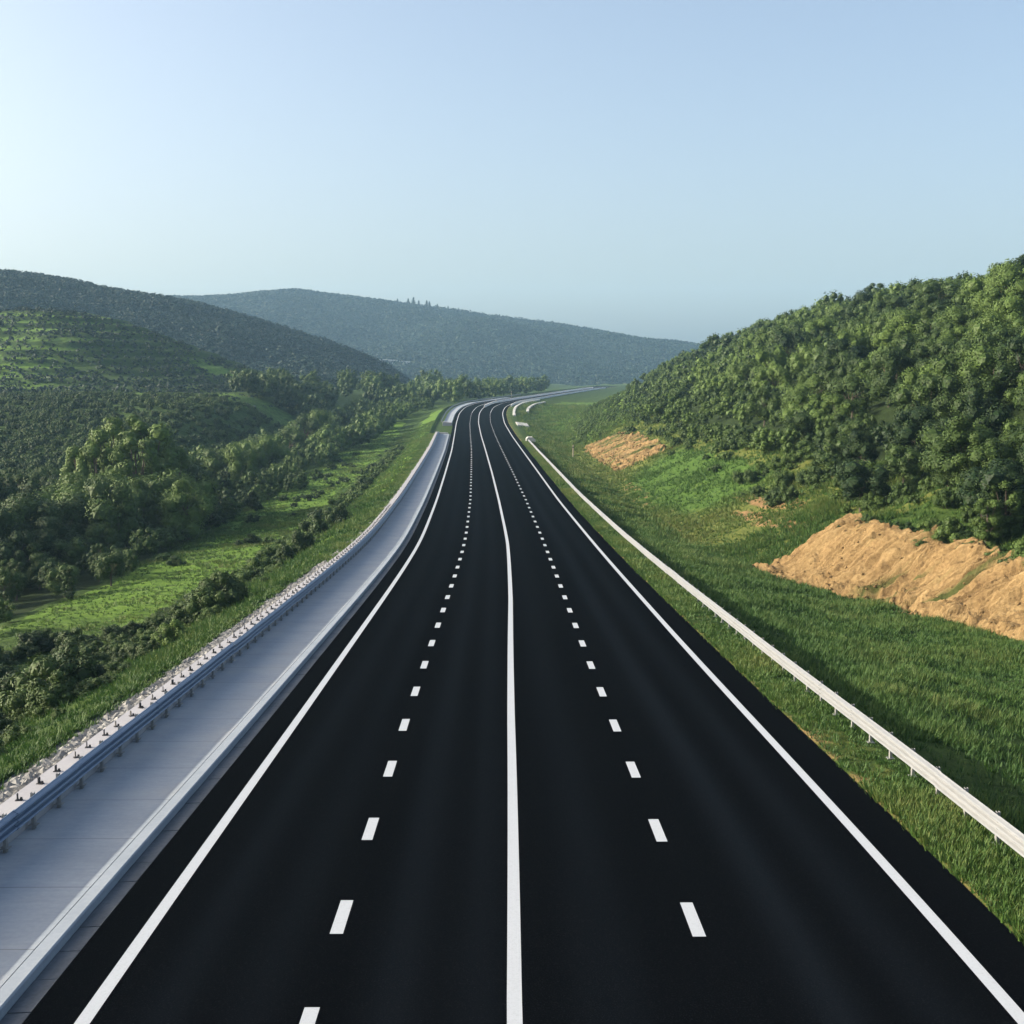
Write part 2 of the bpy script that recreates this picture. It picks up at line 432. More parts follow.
# ------------------------------------------------------------------ road and its lane marks
CO = lambda y: np.interp(y, [0, 20, 42, 74, 110, 159, 208, 276, 340, 420, 600], [-.62, -.62, -.45, -.12, .1, .15, 0, -.3, -.5, -.6, -.4])
LD = lambda y: np.interp(y, [20, 42, 74, 160, 280], [-3.92, -3.92, -3.8, -3.35, -3.3])
RD = lambda y: np.interp(y, [20, 42, 74, 160, 280, 420], [2.85, 2.9, 3.05, 3.5, 3.2, 3.2])
ro = sorted(set([-8.46, -8.45] + list(np.round(np.arange(-8.2, 8.7, .3), 3)) + [8.75, 8.76]))
prof = [(o, -.5 if i in (0, len(ro) - 1) else 0.0) for i, o in enumerate(ro)]
v, f, O, Y = sweep(prof, -25, 1150, 1.5)
def bumpf(o, c, w): return np.exp(-((o - c) / w) ** 2)
trk = sum(bumpf(O, c, .45) * a for c, a in ((-6.3, .5), (-4.9, .4), (-2.6, .7), (-1.2, .45), (1.2, .35), (4.6, .8), (6.2, .55), (.6, .2)))
trk = trk * (.7 + .6 * vnoise(O * 1.7, Y / 35))
me = mesh_np('road', v, f, M['asphalt'], False, {'track': trk})
road = tag(link('road', me), kind='structure')

def line_mesh(name, offs, y0, y1, w=.125, step=1.5):
    n = int((y1 - y0) / step) + 1
    ys = np.linspace(y0, y1, n)
    oc = offs(ys) if callable(offs) else np.full(n, offs)
    a = rp(ys, oc - w, .005 + .00007 * ys); c = rp(ys, oc + w, .005 + .00007 * ys)
    v = np.stack([a, c], 1).reshape(-1, 3)
    return mesh_np(name, v, grid_faces(n, 2), M['paint'])
link('centre_line', line_mesh('centre_line', CO, -20, 1100), road)
link('edge_line', line_mesh('edge_line', -7.5, -20, 1100), road)
link('edge_line', line_mesh('edge_line', 7.5, -20, 1100), road)
rest = []
for fn, ph in ((LD, 25.2), (RD, 25.0)):
    for k in range(-2, 78):
        ye = ph + 5.65 * k if k != -1 or fn is RD else 20.35; ys = np.linspace(ye - 1.75, ye, 3)
        a = rp(ys, fn(ys) - .125, .005 + .00004 * ys); c = rp(ys, fn(ys) + .125, .005 + .00004 * ys)
        vv = np.stack([a, c], 1).reshape(-1, 3); ff = grid_faces(3, 2)
        if k < 48: link('lane_dash', mesh_np('lane_dash', vv, ff, M['paint']), road)
        else: rest.append((vv, ff))
for fn in (LD, RD):                                   # further on the lane lines are unbroken
    n = 300; ys = np.linspace(460, 1100, n)
    rest.append((np.stack([rp(ys, fn(ys) - .1, .005 + .00007 * ys), rp(ys, fn(ys) + .1, .005 + .00007 * ys)], 1).reshape(-1, 3), grid_faces(n, 2)))
vv, ff = join(rest)
o = link('lane_marking', mesh_np('lane_marking', vv, ff, M['paint']), road); o['kind'] = 'stuff'

# gutter, kerb, path
YP = 345
def strip(name, prof, y0, y1, m, step=1.0, closed=True):
    v, f, O, Y = sweep(prof, y0, y1, step, closed, True)
    return link(name, mesh_np(name, v, f, m, False, {'along': Y}))
gb = []
y = -20.0
while y < YP:                                          # gutter blocks with open joints
    L = 1.15 + .15 * random.random(); dz = random.uniform(-.006, .006)
    vv, ff, _, _ = sweep([(-8.47, -.3), (-8.47, -.012 + dz), (-8.86, -.03 + dz), (-8.86, -.3)], y, y + L - .03, L - .03, True, True)
    gb.append((vv, ff)); y += L
vv, ff = join(gb)
tag(link('gutter', mesh_np('gutter', vv, ff, M['gutter'])), kind='structure')
tag(strip('kerb', [(-8.87, -.3), (-8.87, .13), (-8.90, .156), (-9.16, .156), (-9.18, -.3)], -20, YP, M['kerb']), kind='structure')
po = list(np.linspace(-9.185, -11.9, 12))
tag(strip('path', [(po[0], -.4)] + [(a, .150) for a in po] + [(po[-1], -.4)], -20, YP, M['path']), kind='structure')

# low coping wall behind the left rail with its small dark brackets
cw = empty('coping_wall', tuple(rp(np.array(20.), np.array(-12.2))))
tag(cw, 'low white concrete coping wall behind the left guard rail, dark brackets standing on top', 'coping wall')
def child(name, me, par):
    o = link(name, me, par); o.matrix_parent_inverse = par.matrix_world.inverted(); return o
bpy.context.view_layer.update()
v, f, O, Y = sweep([(-11.91, -.3), (-11.91, .73), (-11.95, .77), (-12.44, .77), (-12.48, .73), (-12.48, -.3)], -20, YP, 1.0, True, True)
child('coping', mesh_np('coping', v, f, M['coping'], False), cw)
bv = join([box_v(0, 0, .01, .16, .13, .02), box_v(-.03, 0, .09, .025, .09, .16), box_v(.05, .01, .045, .05, .04, .06)])
bme = mesh_np('bracket', bv[0], bv[1], M['bolt'])
def put(o, y, off, z, par, rz=0):
    p = rp(np.array(float(y)), np.array(float(off)), z)
    o.location = p; o.rotation_euler = (0, 0, -math.atan(float(HD(y))) + rz)
    if par: o.parent = par; o.matrix_parent_inverse = PINV[par.name]
PINV = {}
def reg(par):
    bpy.context.view_layer.update(); PINV[par.name] = par.matrix_world.inverted()
reg(cw)
for k in range(96):
    o = link('bracket', bme); put(o, 18 + k * 1.32 + random.uniform(-.1, .1), -12.14 + random.uniform(-.03, .03), .77, cw, random.uniform(-.6, .6))

# stone rubble strip
def ico(sub=1):
    import bmesh
    bm = bmesh.new(); bmesh.ops.create_icosphere(bm, subdivisions=sub, radius=1)
    v = np.array([x.co[:] for x in bm.verts]); f = np.array([[a.index for a in p.verts] for p in bm.faces]); bm.free()
    return v, f
IV1, IF1 = ico(1); IV2, IF2 = ico(2)
def scatter_blobs(P, S, squash, jitter, V0, F0, rng):
    n = len(P); k = len(V0)
    r = 1 + jitter * (rng.random((n, k, 1)) - .5) * 2
    a = rng.random(n) * 2 * PI; ca, sa = np.cos(a), np.sin(a)
    b = V0[None] * r
    x = b[..., 0] * ca[:, None] - b[..., 1] * sa[:, None]; yv = b[..., 0] * sa[:, None] + b[..., 1] * ca[:, None]
    V = np.stack([x * S[:, None, ] , yv * S[:, None], b[..., 2] * (S * squash)[:, None]], -1) + P[:, None, :]
    Fs = (F0[None] + (np.arange(n) * k)[:, None, None]).reshape(-1, 3)
    return V.reshape(-1, 3), Fs, k
n = 18000
ys = 17 + (RNG.random(n) ** 1.5) * 326; os_ = -12.45 - RNG.random(n) * (1.6 - 1.0 * sstep(60, 170, ys))
P = rp(ys, os_, -.02 - (os_ + 12.45) * -.05)
S = (.07 + .13 * RNG.random(n) ** 1.5) * (1 + .5 * (ys > 90))
V, Fs, k = scatter_blobs(P, S, .65 + .2 * RNG.random(n), .28, IV1, IF1, RNG)
V2, F2_, _, _ = sweep([(-12.43, .0), (-13.1, .0), (-14.42, -.06)], -20, YP, 1.0)
V2t = np.where(np.tile([0, 0, 1], len(V2) // 3) == 1, .0, .02)
V2s = mesh_np('rubble', np.concatenate([V, V2]), [Fs] + [g + len(V) for g in F2_], M['rubble'], False,
              {'tint': np.concatenate([np.repeat(.25 + .75 * RNG.random(n), k), np.full(len(V2), .02)])})
tag(link('rubble', V2s), 'strip of loose grey stones between the white coping wall and the grass', 'rubble', kind='stuff')

# ------------------------------------------------------------------ guard rails
def thrie(side, off, z0=.33, z1=.81, d=.11):
    """corrugated three-wave beam; side = +1 when its face looks to the right"""
    pts = []
    n = 19
    for i in range(n):
        t = i / (n - 1); w = .5 - .5 * math.cos(t * 2 * PI * 3)
        pts.append((off + side * (.02 + d * w), z0 + (z1 - z0) * t))
    back = [(p[0] - side * .012, p[1]) for p in reversed(pts)]
    return pts + back
def make_rail(label, off, side, y0, y1, mbeam, nposts, sp, base, rest_to=None, tail=None):
    par = empty('guard_rail', tuple(rp(np.array(float(y0)), np.array(float(off)))))
    tag(par, label, 'guard rail'); reg(par)
    y = y0                                             # beam in lapped lengths of 4 m near by, one mesh
    parts = []
    while y < y1:
        L = min(4.0, y1 - y)
        dz = random.uniform(-.008, .008); do = random.uniform(-.01, .01)
        pr = [(a + do + (side * .006 if int(y / 4) % 2 else 0), z + base + dz) for a, z in thrie(side, off)]
        vv, ff, _, _ = sweep(pr, y, min(y + L + .12, y1 + .1), 2.06, True, True)
        parts.append((vv, ff)); y += L
    vv, ff = join(parts)
    o = link('beam', mesh_np('beam', vv, ff, mbeam, False)); o.parent = par; o.matrix_parent_inverse = PINV[par.name]
    pv = join([box_v(0, -.055, .39 + base / 2, .07, .008, .78 + base), box_v(-side * .033, 0, .39 + base / 2, .008, .11, .78 + base), box_v(side * .033, 0, .39 + base / 2, .008, .11, .78 + base),
               box_v(0, 0, base + .012, .2, .2, .024)])
    pm = mesh_np('post', pv[0], pv[1], M['post_steel'])
    bm_ = mesh_np('spacer', *box_v(0, 0, 0, .1, .12, .3), M['post_steel'])
    k = 0; y = y0 + .6; rest = []
    while y < y1 - .2:
        if k < nposts:
            o = link('post', pm); put(o, y, off - side * .12, 0, par)
            if k < 40:
                o = link('spacer', bm_); put(o, y, off - side * .035, base + .56, par)
        else:
            p = rp(np.array(y), np.array(off - side * .12)); vq, fq = box_v(p[0], p[1], p[2] + .38 + base / 2, .08, .1, .76 + base); rest.append((vq, fq))
        y += sp; k += 1
    if rest:
        vv, ff = join(rest); o = link('posts_beyond', mesh_np('posts_beyond', vv, ff, M['post_steel'])); o.name = 'far_post'
        o.parent = par; o.matrix_parent_inverse = PINV[par.name]; o['kind'] = 'stuff'
    return par
make_rail('long corrugated guard rail along the left path, blue shade painted on its face', -11.62, 1, 8, YP - 3, M['rail_shaded'], 98, 1.75, .24)
make_rail('long bright white corrugated guard rail on the grass right of the road', 10.35, -1, 8, 306, M['rail_white'], 98, 2.0, 0)
make_rail('short distant guard rail beyond the far left path, curving along the road bend', -12.2, 1, 405, 700, M['rail_white'], 60, 4.0, 0)

M['white_line_standin'] = concrete('white_line_standin', (.55, .55, .54), (.68, .68, .67), .6)[0]
# things at the far ends of the rails
def slab(name, prof, label, cat, y0, y1, m, step=2.0, zfun=None):
    v, f, O, Y = sweep(prof, y0, y1, step, True, True, zfun)
    o = link(name, mesh_np(name, v, f, m)); tag(o, label, cat); bevel(o, .05); return o
slab('concrete_headwall', [(9.9, -1.6), (9.9, .75), (10.3, 1.15), (11.4, 1.15), (12.1, .5), (12.1, -1.6)], 'pale rounded concrete block where the right guard rail ends', 'headwall', 309.5, 312.5, M['concrete'], 1)
slab('concrete_slab', [(11.2, -1.6), (11.0, .28), (14.6, -.16), (14.9, -2.0)], 'pale flat concrete slab on the grass inside the road bend', 'slab', 392, 408, M['concrete'])
slab('concrete_barrier', [(10.9, -.9), (11.0, .35), (11.9, .35), (12.0, -1.2)], 'longer pale concrete barrier curving beside the far road bend', 'barrier', 442, 590, M['concrete'], 3)
slab('concrete_barrier', [(15.6, -1.8), (15.7, -.15), (16.7, -.15), (16.8, -2.0)], 'shorter pale concrete barrier set further from the far road bend', 'barrier', 470, 570, M['concrete'], 3)
slab('concrete_barrier', [(9.0, -.3), (9.1, .8), (9.4, .8), (9.5, -.3)], 'distant white strip added to show the right road lines beyond the bend', 'barrier', 500, 1000, M['white_line_standin'], 4)  # raised strip added in place of the far right lines, too thin to show
slab('concrete_barrier', [(-.7, -.1), (-.55, .85), (-.15, .85), (0, -.1)], 'distant white strip added to show the centre line beyond the bend', 'barrier', 492, 1000, M['white_line_standin'], 4)  # likewise added, stands in for the painted centre line further on
far_path = [(-8.9, -.4), (-8.9, .16), (-11.5, .14), (-11.5, -.4)]
tag(strip('path', far_path, 402, 640, M['path'], 2.0), kind='structure')
slab('barrier_end', [(-8.85, -.5), (-8.8, .55), (-11.6, .75), (-11.65, -.5)], 'white concrete end block of the distant left path', 'barrier', 399, 401.8, M['coping'], 1)
slab('path_end_wall', [(-9.2, -.5), (-9.2, .45), (-12.5, .60), (-12.5, -.5)], 'low pale end wall closing the near left path', 'end wall', 345.2, 346.2, M['coping'], 1)

def marker(name, loc, h, label, shrub=False):
    e = empty(name, loc); tag(e, label, 'post')
    n = 8; a = np.arange(n) / n * 2 * PI
    ring = lambda r, z: np.stack([r * np.cos(a), r * np.sin(a), np.full(n, z)], -1)
    V = np.concatenate([ring(.11, -.3), ring(.10, h * .7), ring(.09, h), ring(.02, h + .06)])
    Fq = np.concatenate([[[i + r * n, (i + 1) % n + r * n, (i + 1) % n + (r + 1) * n, i + (r + 1) * n] for i in range(n)] for r in range(3)])
    link('shaft', mesh_np('shaft', V, Fq, M['wood']), e)
    link('collar', mesh_np('collar', *box_v(0, 0, h * .82, .34, .34, .2), M['bolt']), e)
x_, y_ = 12.8, 272.
marker('marker_post', (x_, y_, float(HT(x_, y_))), 2.7, 'weathered wooden post at the foot of the grassy right slope')
x_, y_ = 14.5, 640.
marker('marker_post', tuple(rp(np.array(650.), np.array(-10.))), 3.0, 'tiny pale post beside the far road bend')

# ------------------------------------------------------------------ grass blades
def grass_patch(n, ofun, yfun, hmin, hmax, tint0, tint1, rng, blades=6):
    o = ofun(n); y = yfun(n)
    x = o + XR(y); z = terrain_o(o, y)
    dens = fbm(x / 3.5, y / 3.5, 31, 3)
    L = np.clip(1.6 * blob(25, 176, 7, 27, .0, x, y), 0, 1) * (o > 10)
    keep = (rng.random(n) > .55 * L) & (rng.random(n) < np.clip(.7 + dens * 2.6, .22, 1)) & ~((o - foot(y) > -.6) & (o - foot(y) < 4.6) & (y < 104.5))
    z = np.where((o > -14.36) & (o < -12), ZR(y), z)
    x, y, z, dens, L = x[keep], y[keep], z[keep], dens[keep], L[keep]
    m_ = len(x)
    hh = (hmin + (hmax - hmin) * rng.random(m_)) * (1 + dens * 1.2) * (1 + np.clip(y - 60, 0, 80) / 90)
    t = np.clip(tint0 + (tint1 - tint0) * rng.random(m_) + dens * .9, 0, 1)
    t = t * (1 - L) + .55 * L
    B = blades
    a = rng.random((m_, B)) * 2 * PI
    r = rng.random((m_, B)) * .14
    bx = x[:, None] + r * np.cos(a); by = y[:, None] + r * np.sin(a)
    w = .012 + .016 * rng.random((m_, B)) + np.clip(y - 40, 0, 100)[:, None] / 100 * .03
    h = hh[:, None] * (.6 + .6 * rng.random((m_, B)))
    ln = h * (.3 + .6 * rng.random((m_, B)))
    pa = a + 1.57 + rng.normal(0, .5, (m_, B))
    p0 = np.stack([bx - w * np.cos(pa), by - w * np.sin(pa), np.broadcast_to(z[:, None], bx.shape) - .03], -1)
    p1 = np.stack([bx + w * np.cos(pa), by + w * np.sin(pa), np.broadcast_to(z[:, None], bx.shape) - .03], -1)
    p2 = np.stack([bx + ln * np.cos(a), by + ln * np.sin(a), z[:, None] + h], -1)
    V = np.stack([p0, p1, p2], 2).reshape(-1, 3)
    return V, np.repeat(t, B * 3), np.tile(np.array([.2, .2, .8]), m_ * B)
def U(a, b): return lambda n: a + (b - a) * RNG.random(n)
def Yd(a, b, p=1.5): return lambda n: a + (b - a) * RNG.random(n) ** p
def build_grass(label, sets):
    Vs, Ts, Ls = zip(*[grass_patch(*s, rng=RNG) for s in sets])
    V = np.concatenate(Vs); nf = len(V) // 3
    me = mesh_np('grass', V, np.arange(nf * 3).reshape(-1, 3), M['grass'], False, {'tint': np.concatenate(Ts), 'leaf_tone': np.concatenate(Ls)})
    tag(link('grass', me), label, 'grass', kind='stuff')
build_grass('short rough grass between the asphalt and the white guard rail', [
    (30000, U(8.8, 11.2), Yd(16, 150), .08, .22, .25, .8),
    (12000, U(8.8, 11.0), Yd(120, 310, 1.2), .12, .25, .45, .95)])
build_grass('green meadow grass below the right embankment and soil bank', [
    (15000, U(10.8, 15), Yd(18, 130), .14, .34, .2, .6),
    (52000, U(13.5, 30), Yd(30, 118, 1.2), .12, .32, .25, .72),
    (17000, U(17, 37), Yd(103, 200, 1.2), .10, .22, .6, 1.0),
    (17000, U(14, 38), Yd(150, 310, 1.1), .12, .28, .6, 1.0),
    (9000, U(25, 42), Yd(60, 128, 1.0), .12, .34, .3, .75),
    (11000, U(10.8, 18), Yd(110, 310, 1.1), .12, .28, .3, .9),
    (16000, U(12, 42), Yd(290, 560, 1.1), .2, .45, .3, .9)])
build_grass('grass on the left verge sloping down from the stones', [
    (26000, U(-22, -14.35), Yd(18, 170), .07, .22, .0, .6),
    (3000, U(-21, -14.6), Yd(20, 150), .2, .38, .2, .8),
    (2500, U(-14.5, -14.0), Yd(18, 110), .06, .16, .1, .7),
    (12000, U(-14.5, -13.0), Yd(95, 345, 1.0), .10, .22, .35, .75),
    (15000, U(-38, -22), Yd(45, 190, 1.2), .06, .14, .5, .8),
    (15000, U(-39, -22), Yd(150, 430, 1.1), .08, .18, .5, .8),
    (12000, U(-24, -14.6), Yd(160, 420, 1.1), .10, .22, .45, .78)])

# ------------------------------------------------------------------ soil banks with rain gullies
def soil_bank(name, label, y0, y1, e0, e1, ny, ne, depth, gw, weedlev=.12):
    yy = np.linspace(y0, y1, ny); ee = np.linspace(e0, e1, ne)
    Yb, Eb = np.meshgrid(yy, ee, indexing='ij')
    wob = fbm(Yb / 6, Eb / 3, 51, 4)
    O = Eb + foot(Yb)
    Xb = O + XR(Yb)
    z = terrain_o(O, Yb)
    u = (Yb + Eb * .55 + fbm(Yb / 2.5, Eb / 4, 55, 3) * 2.0) / gw
    g1 = np.abs(vnoise(u, Eb / 7, 57) - .5) * 2; g2 = np.abs(vnoise(u * 2.7, Eb / 3, 58) - .5) * 2
    rel = depth * (np.minimum(g1, .35) * 1.9 + .5 * np.minimum(g2, .4)) + fbm(Yb * 1.3, Eb * 1.6, 59, 3) * depth * .7
    ty = (Yb - y0) / (y1 - y0); te = (Eb - e0) / (e1 - e0)
    m_ = np.minimum(np.minimum(te, 1 - te) * 4.0, np.minimum(ty * 5, (1 - ty) * 22)) + fbm(Yb / 2.2, Eb / 1.6, 63, 4) * 2.0
    z = z + (rel + .10) * np.clip(m_ * 2, 0, 1) - .5 * (1 - np.clip(m_ * 3 + .4, 0, 1)) - .02
    weed = np.clip((fbm(u / 1.4, Eb / 5, 66, 4) - weedlev) * 6, 0, 1) * .85
    rg = np.random.default_rng(ny); nc_ = 1500
    ii = rg.integers(2, ny - 2, nc_); jj = np.where(rg.random(nc_) < .6, (rg.random(nc_) ** 2 * ne * .3).astype(int), rg.integers(0, ne, nc_))
    S_ = (.03 + .16 * rg.random(nc_) ** 3) * (gw / .85)
    cv, cf, ck = scatter_blobs(np.stack([Xb[ii, jj], Yb[ii, jj], z[ii, jj]], -1), S_, np.full(nc_, .7), .3, IV1, IF1, rg)
    me = mesh_np(name, np.concatenate([np.stack([Xb, Yb, z], -1).reshape(-1, 3), cv]), [grid_faces(ny, ne), cf + ny * ne], M['soil'], False, {'weed': np.concatenate([weed.ravel(), np.zeros(len(cv))])})
    tag(link(name, me), kind='structure')
Og = _Or
soil_bank('soil_bank', '', 50, 105, -1.0, 5.4, 900, 100, .95, .8)
Og = _Or
soil_bank('soil_scar', '', 218, 292, 3.0, 12.5, 320, 90, .7, 1.8, .0)

# ------------------------------------------------------------------ trees
def tube(pts, rads, n=6):
    pts = np.array(pts, float); V = []
    for i, p in enumerate(pts):
        d = pts[min(i + 1, len(pts) - 1)] - pts[max(i - 1, 0)]; d /= np.linalg.norm(d) + 1e-9
        a = np.cross(d, (.3, .9, .1)); a /= np.linalg.norm(a) + 1e-9; b = np.cross(d, a)
        t = np.arange(n) / n * 2 * PI
        V.append(p + rads[i] * (np.cos(t)[:, None] * a + np.sin(t)[:, None] * b))
    f = [[r * n + i, r * n + (i + 1) % n, (r + 1) * n + (i + 1) % n, (r + 1) * n + i] for r in range(len(pts) - 1) for i in range(n)]
    return np.concatenate(V), np.array(f)

def leaf_cards(cen, rad, per, size, rng, up=.25):
    """small bent leaf sprays over clumps; cen (n,3), rad (n,)"""
    n = len(cen)
    d = rng.normal(0, 1, (n, per, 3)); d[..., 2] += up
    d /= np.linalg.norm(d, axis=-1, keepdims=True)
    rr = rad[:, None, None] * (.78 + .3 * rng.random((n, per, 1)))
    p = cen[:, None, :] + d * rr
    nor = d + rng.normal(0, .26, d.shape); nor /= np.linalg.norm(nor, axis=-1, keepdims=True)
    t = np.cross(nor, rng.normal(0, 1, d.shape)); t /= np.linalg.norm(t, axis=-1, keepdims=True) + 1e-9
    bt = np.cross(nor, t)
    s = size * (.6 + .8 * rng.random((n, per, 1)))
    a = p - t * s; c = p + t * s
    b1 = p + bt * s * .55 - nor * s * .15; b2 = p - bt * s * .55 - nor * s * .15
    V = np.stack([a, b2, c, b1], 2).reshape(-1, 3)
    tone = np.repeat(rng.random(n)[:, None] * .5 + rng.random((n, per)) * .28, 4)
    return V, np.arange(len(V)).reshape(-1, 4), tone

def crown_shape(kind, seed):
    """clump centres and radii for a plant one metre tall"""
    rng = np.random.default_rng(seed)
    if kind == 'broad':
        n = 20; c = rng.normal(0, 1, (n, 3)); c /= np.linalg.norm(c, axis=1, keepdims=True)
        c *= (rng.random((n, 1)) ** .3)
        wx, wy = .30 + .1 * rng.random(), .30 + .1 * rng.random()
        c = c * (wx, wy, .38) + (0, 0, .53)
        c[:, :2] *= (1.12 - .75 * np.clip(c[:, 2:] - .6, 0, 1) * 1.6)
        c[:, :2] += rng.normal(0, .04, (n, 2))
        r = .10 + .11 * rng.random(n)
    elif kind == 'poplar':
        n = 36; z = .10 + .86 * rng.random(n); w = .15 * np.sin(np.clip((z - .05) / .98, 0, 1) * PI) ** .6 + .03
        a = rng.random(n) * 2 * PI
        c = np.stack([w * np.cos(a), w * np.sin(a), z], -1); r = .055 + .05 * rng.random(n)
    else:                                              # bush, clothed to the ground
        n = 22; c = rng.normal(0, 1, (n, 3)); c /= np.linalg.norm(c, axis=1, keepdims=True)
        c *= (rng.random((n, 1)) ** .5); c[:, 2] = np.abs(c[:, 2])
        c = c * (.52, .52, .62) + (0, 0, .16); c += rng.normal(0, .05, (n, 3)); r = .13 + .12 * rng.random(n)
    return c, r

OV, OF = IV1, IF1
def shade_cores(c, r, f, rng):  # solid cores added inside crowns to block light and deepen their shade
    n = len(c); k = len(OV)
    V = (OV[None] * (1 + .16 * (rng.random((n, k, 1)) - .5)) * (r * f)[:, None, None] + c[:, None, :]).reshape(-1, 3)
    return V, (OF[None] + (np.arange(n) * k)[:, None, None]).reshape(-1, 3), np.full(n * k, .25)
PROTO = {}
def make_proto(kind, seed, per, size):
    c, r = crown_shape(kind, seed); rng = np.random.default_rng(seed + 500)
    V, f, tone = leaf_cards(c, r, per, size, rng)
    hv_, hf_, ht_ = shade_cores(c, r, .66, rng)
    crown = mesh_np('crown', np.concatenate([V, hv_]), [f, hf_ + len(V)], M['leaf'], False, {'leaf_tone': np.concatenate([tone, ht_])})
    ps = []
    if kind != 'bush':
        ps.append(tube([(0, 0, -.05), (.006, 0, .15), (-.008, .006, .35), (0, 0, .62 if kind == 'broad' else .85)], [.028, .022, .017, .005], 7))
        z0 = .22
        for i in range(len(c)):
            if i % 2 == 0:
                zz = min(z0 + .3 * rng.random(), c[i][2] - .02)
                mid = (c[i] * .5 + np.array([0, 0, zz]) * .5) + (0, 0, -.02)
                ps.append(tube([(0, 0, zz), mid, c[i]], [.011, .007, .003], 5))
    else:
        for i in range(0, len(c), 2):
            ps.append(tube([(c[i][0] * .2, c[i][1] * .2, -.06), c[i] * .6, c[i]], [.016, .011, .005], 5))
    tv, tf = join(ps)
    return crown, mesh_np('trunk' if kind != 'bush' else 'stem', tv, tf, M['bark'])
for i in range(7): PROTO['broad', i] = make_proto('broad', 100 + i, 300, .018)
for i in range(3): PROTO['poplar', i] = make_proto('poplar', 200 + i, 200, .0145)
for i in range(5): PROTO['bush', i] = make_proto('bush', 300 + i, 140, .034)

PX = lambda x, y, z: (512 + x / y * F, 380 - (z - 10) / y * F)
cand = []         # (apparent size, kind, x, y, z, height, width factor, tone 0..1, zone)
def add(kind, x, y, h, zone, tone=None, wf=1.0, z=None):
    if not (abs(x) < .41 * y + 4): return
    zz = float(HT(x, y)) if z is None else z
    if zone == 'left_wood':                            # the valley wood stays below the terrace slope behind it
        cap = 10 - 88 * y / F - zz
        if cap < 2.6: return
        h = min(h, cap * rnd.uniform(.8, 1.05))
    cand.append([h * (wf ** .5) / y, kind, x, y, zz - .05, h, wf, random.random() if tone is None else tone, zone])
def at(u, d): return ((u - 512) * d / F, d)

rnd = random.Random(5)
# right hillside wood
yy = 58.0
while yy < 560:
    sp = 4.2 + min(yy, 300) / 300 * 1.7
    oo = float(tl(yy)) + rnd.uniform(0, 2)
    while oo < 128:
        y_ = yy + rnd.uniform(-1, 1) * sp * .5; o_ = oo + rnd.uniform(-1, 1) * sp * .4
        x = o_ + float(XR(y_)); edge_d = o_ - float(tl(y_))
        if float(ridge(y_)) > 6 or y_ < 540:
            h = rnd.uniform(2.2, 3.8) + min(max(edge_d, 0) / 12, 1) * rnd.uniform(.6, 4.2)
            if rnd.random() < .14: h *= 1.3
            if y_ > 440: h *= 1 - .45 * min((y_ - 440) / 90, 1)
            nn = float(fbm(x / 30, y_ / 30, 73, 3))
            add('broad', x, y_, h, 'right', min(max(.42 + nn * 1.1 + rnd.uniform(-.45, .45), 0), 1), rnd.uniform(.8, 1.3))
        oo += sp
    yy += sp * .92
# shrubs along the edge of the wood
for k in range(330):
    y_ = 58 + 420 * rnd.random() ** 1.6
    o_ = float(tl(y_)) + rnd.uniform(0, 1) ** 2 * -7 + rnd.uniform(-1, 4.0)
    if y_ < 106: o_ = max(o_, float(foot(y_)) + rnd.uniform(5.0, 8))
    add('bush', o_ + float(XR(y_)), y_, rnd.uniform(.7, 2.3), 'right_edge', rnd.uniform(.2, .75))
for k in range(520):                                   # low scrub on the far end of the slope
    y_ = rnd.uniform(300, 600); o_ = float(foot(y_)) + rnd.uniform(.5, 1) ** 2 * rnd.uniform(2, 30)
    if o_ < tl(y_) + 4: add('bush', o_ + float(XR(y_)), y_, rnd.uniform(.7, 2.0), 'right_far', rnd.uniform(.4, 1))
# landmarks on the right
add('poplar', 91, 330, 8.0, 'skyline', .1, 1.5)
x, y_ = at(966, 100); add('broad', x, y_, 5.6, 'big_bush', .35, 1.35)
x, y_ = at(1008, 88); add('poplar', x, y_, 4.2, 'right_young', .55, 1.3)
x, y_ = at(990, 87); add('poplar', x, y_, 3.4, 'right_young', .6, 1.3)

# left valley wood
yy = 78.0
while yy < 262:
    sp = 4.6
    xx = -38 - rnd.uniform(0, 3) - max(0, 110 - yy) * .05
    while xx > -.41 * yy - 6:
        x = xx + rnd.uniform(-1.8, 1.8); y_ = yy + rnd.uniform(-2, 2)
        h = rnd.uniform(5.5, 9.5)
        if x > -52: h *= .42 + .04 * max(0, -x - 44)
        add('broad' if rnd.random() < .8 else 'poplar', x, y_, h, 'left_wood', rnd.uniform(.05, .6), rnd.uniform(.85, 1.2))
        xx -= sp
    yy += sp
for u, d, h in ((112, 180, 15), (128, 186, 16.2), (146, 182, 15.2), (160, 190, 13), (96, 176, 12.5), (135, 174, 13.5), (84, 182, 12), (172, 186, 11.5)):
    x, y_ = at(u, d); add('poplar', x, y_, h, 'left_tall', rnd.uniform(.65, 1), rnd.uniform(1.0, 1.3))
for k in range(16):
    x, y_ = at(rnd.uniform(50, 190), rnd.uniform(150, 175)); add('broad', x, y_, rnd.uniform(8, 11), 'left_wood', rnd.uniform(.5, .95))
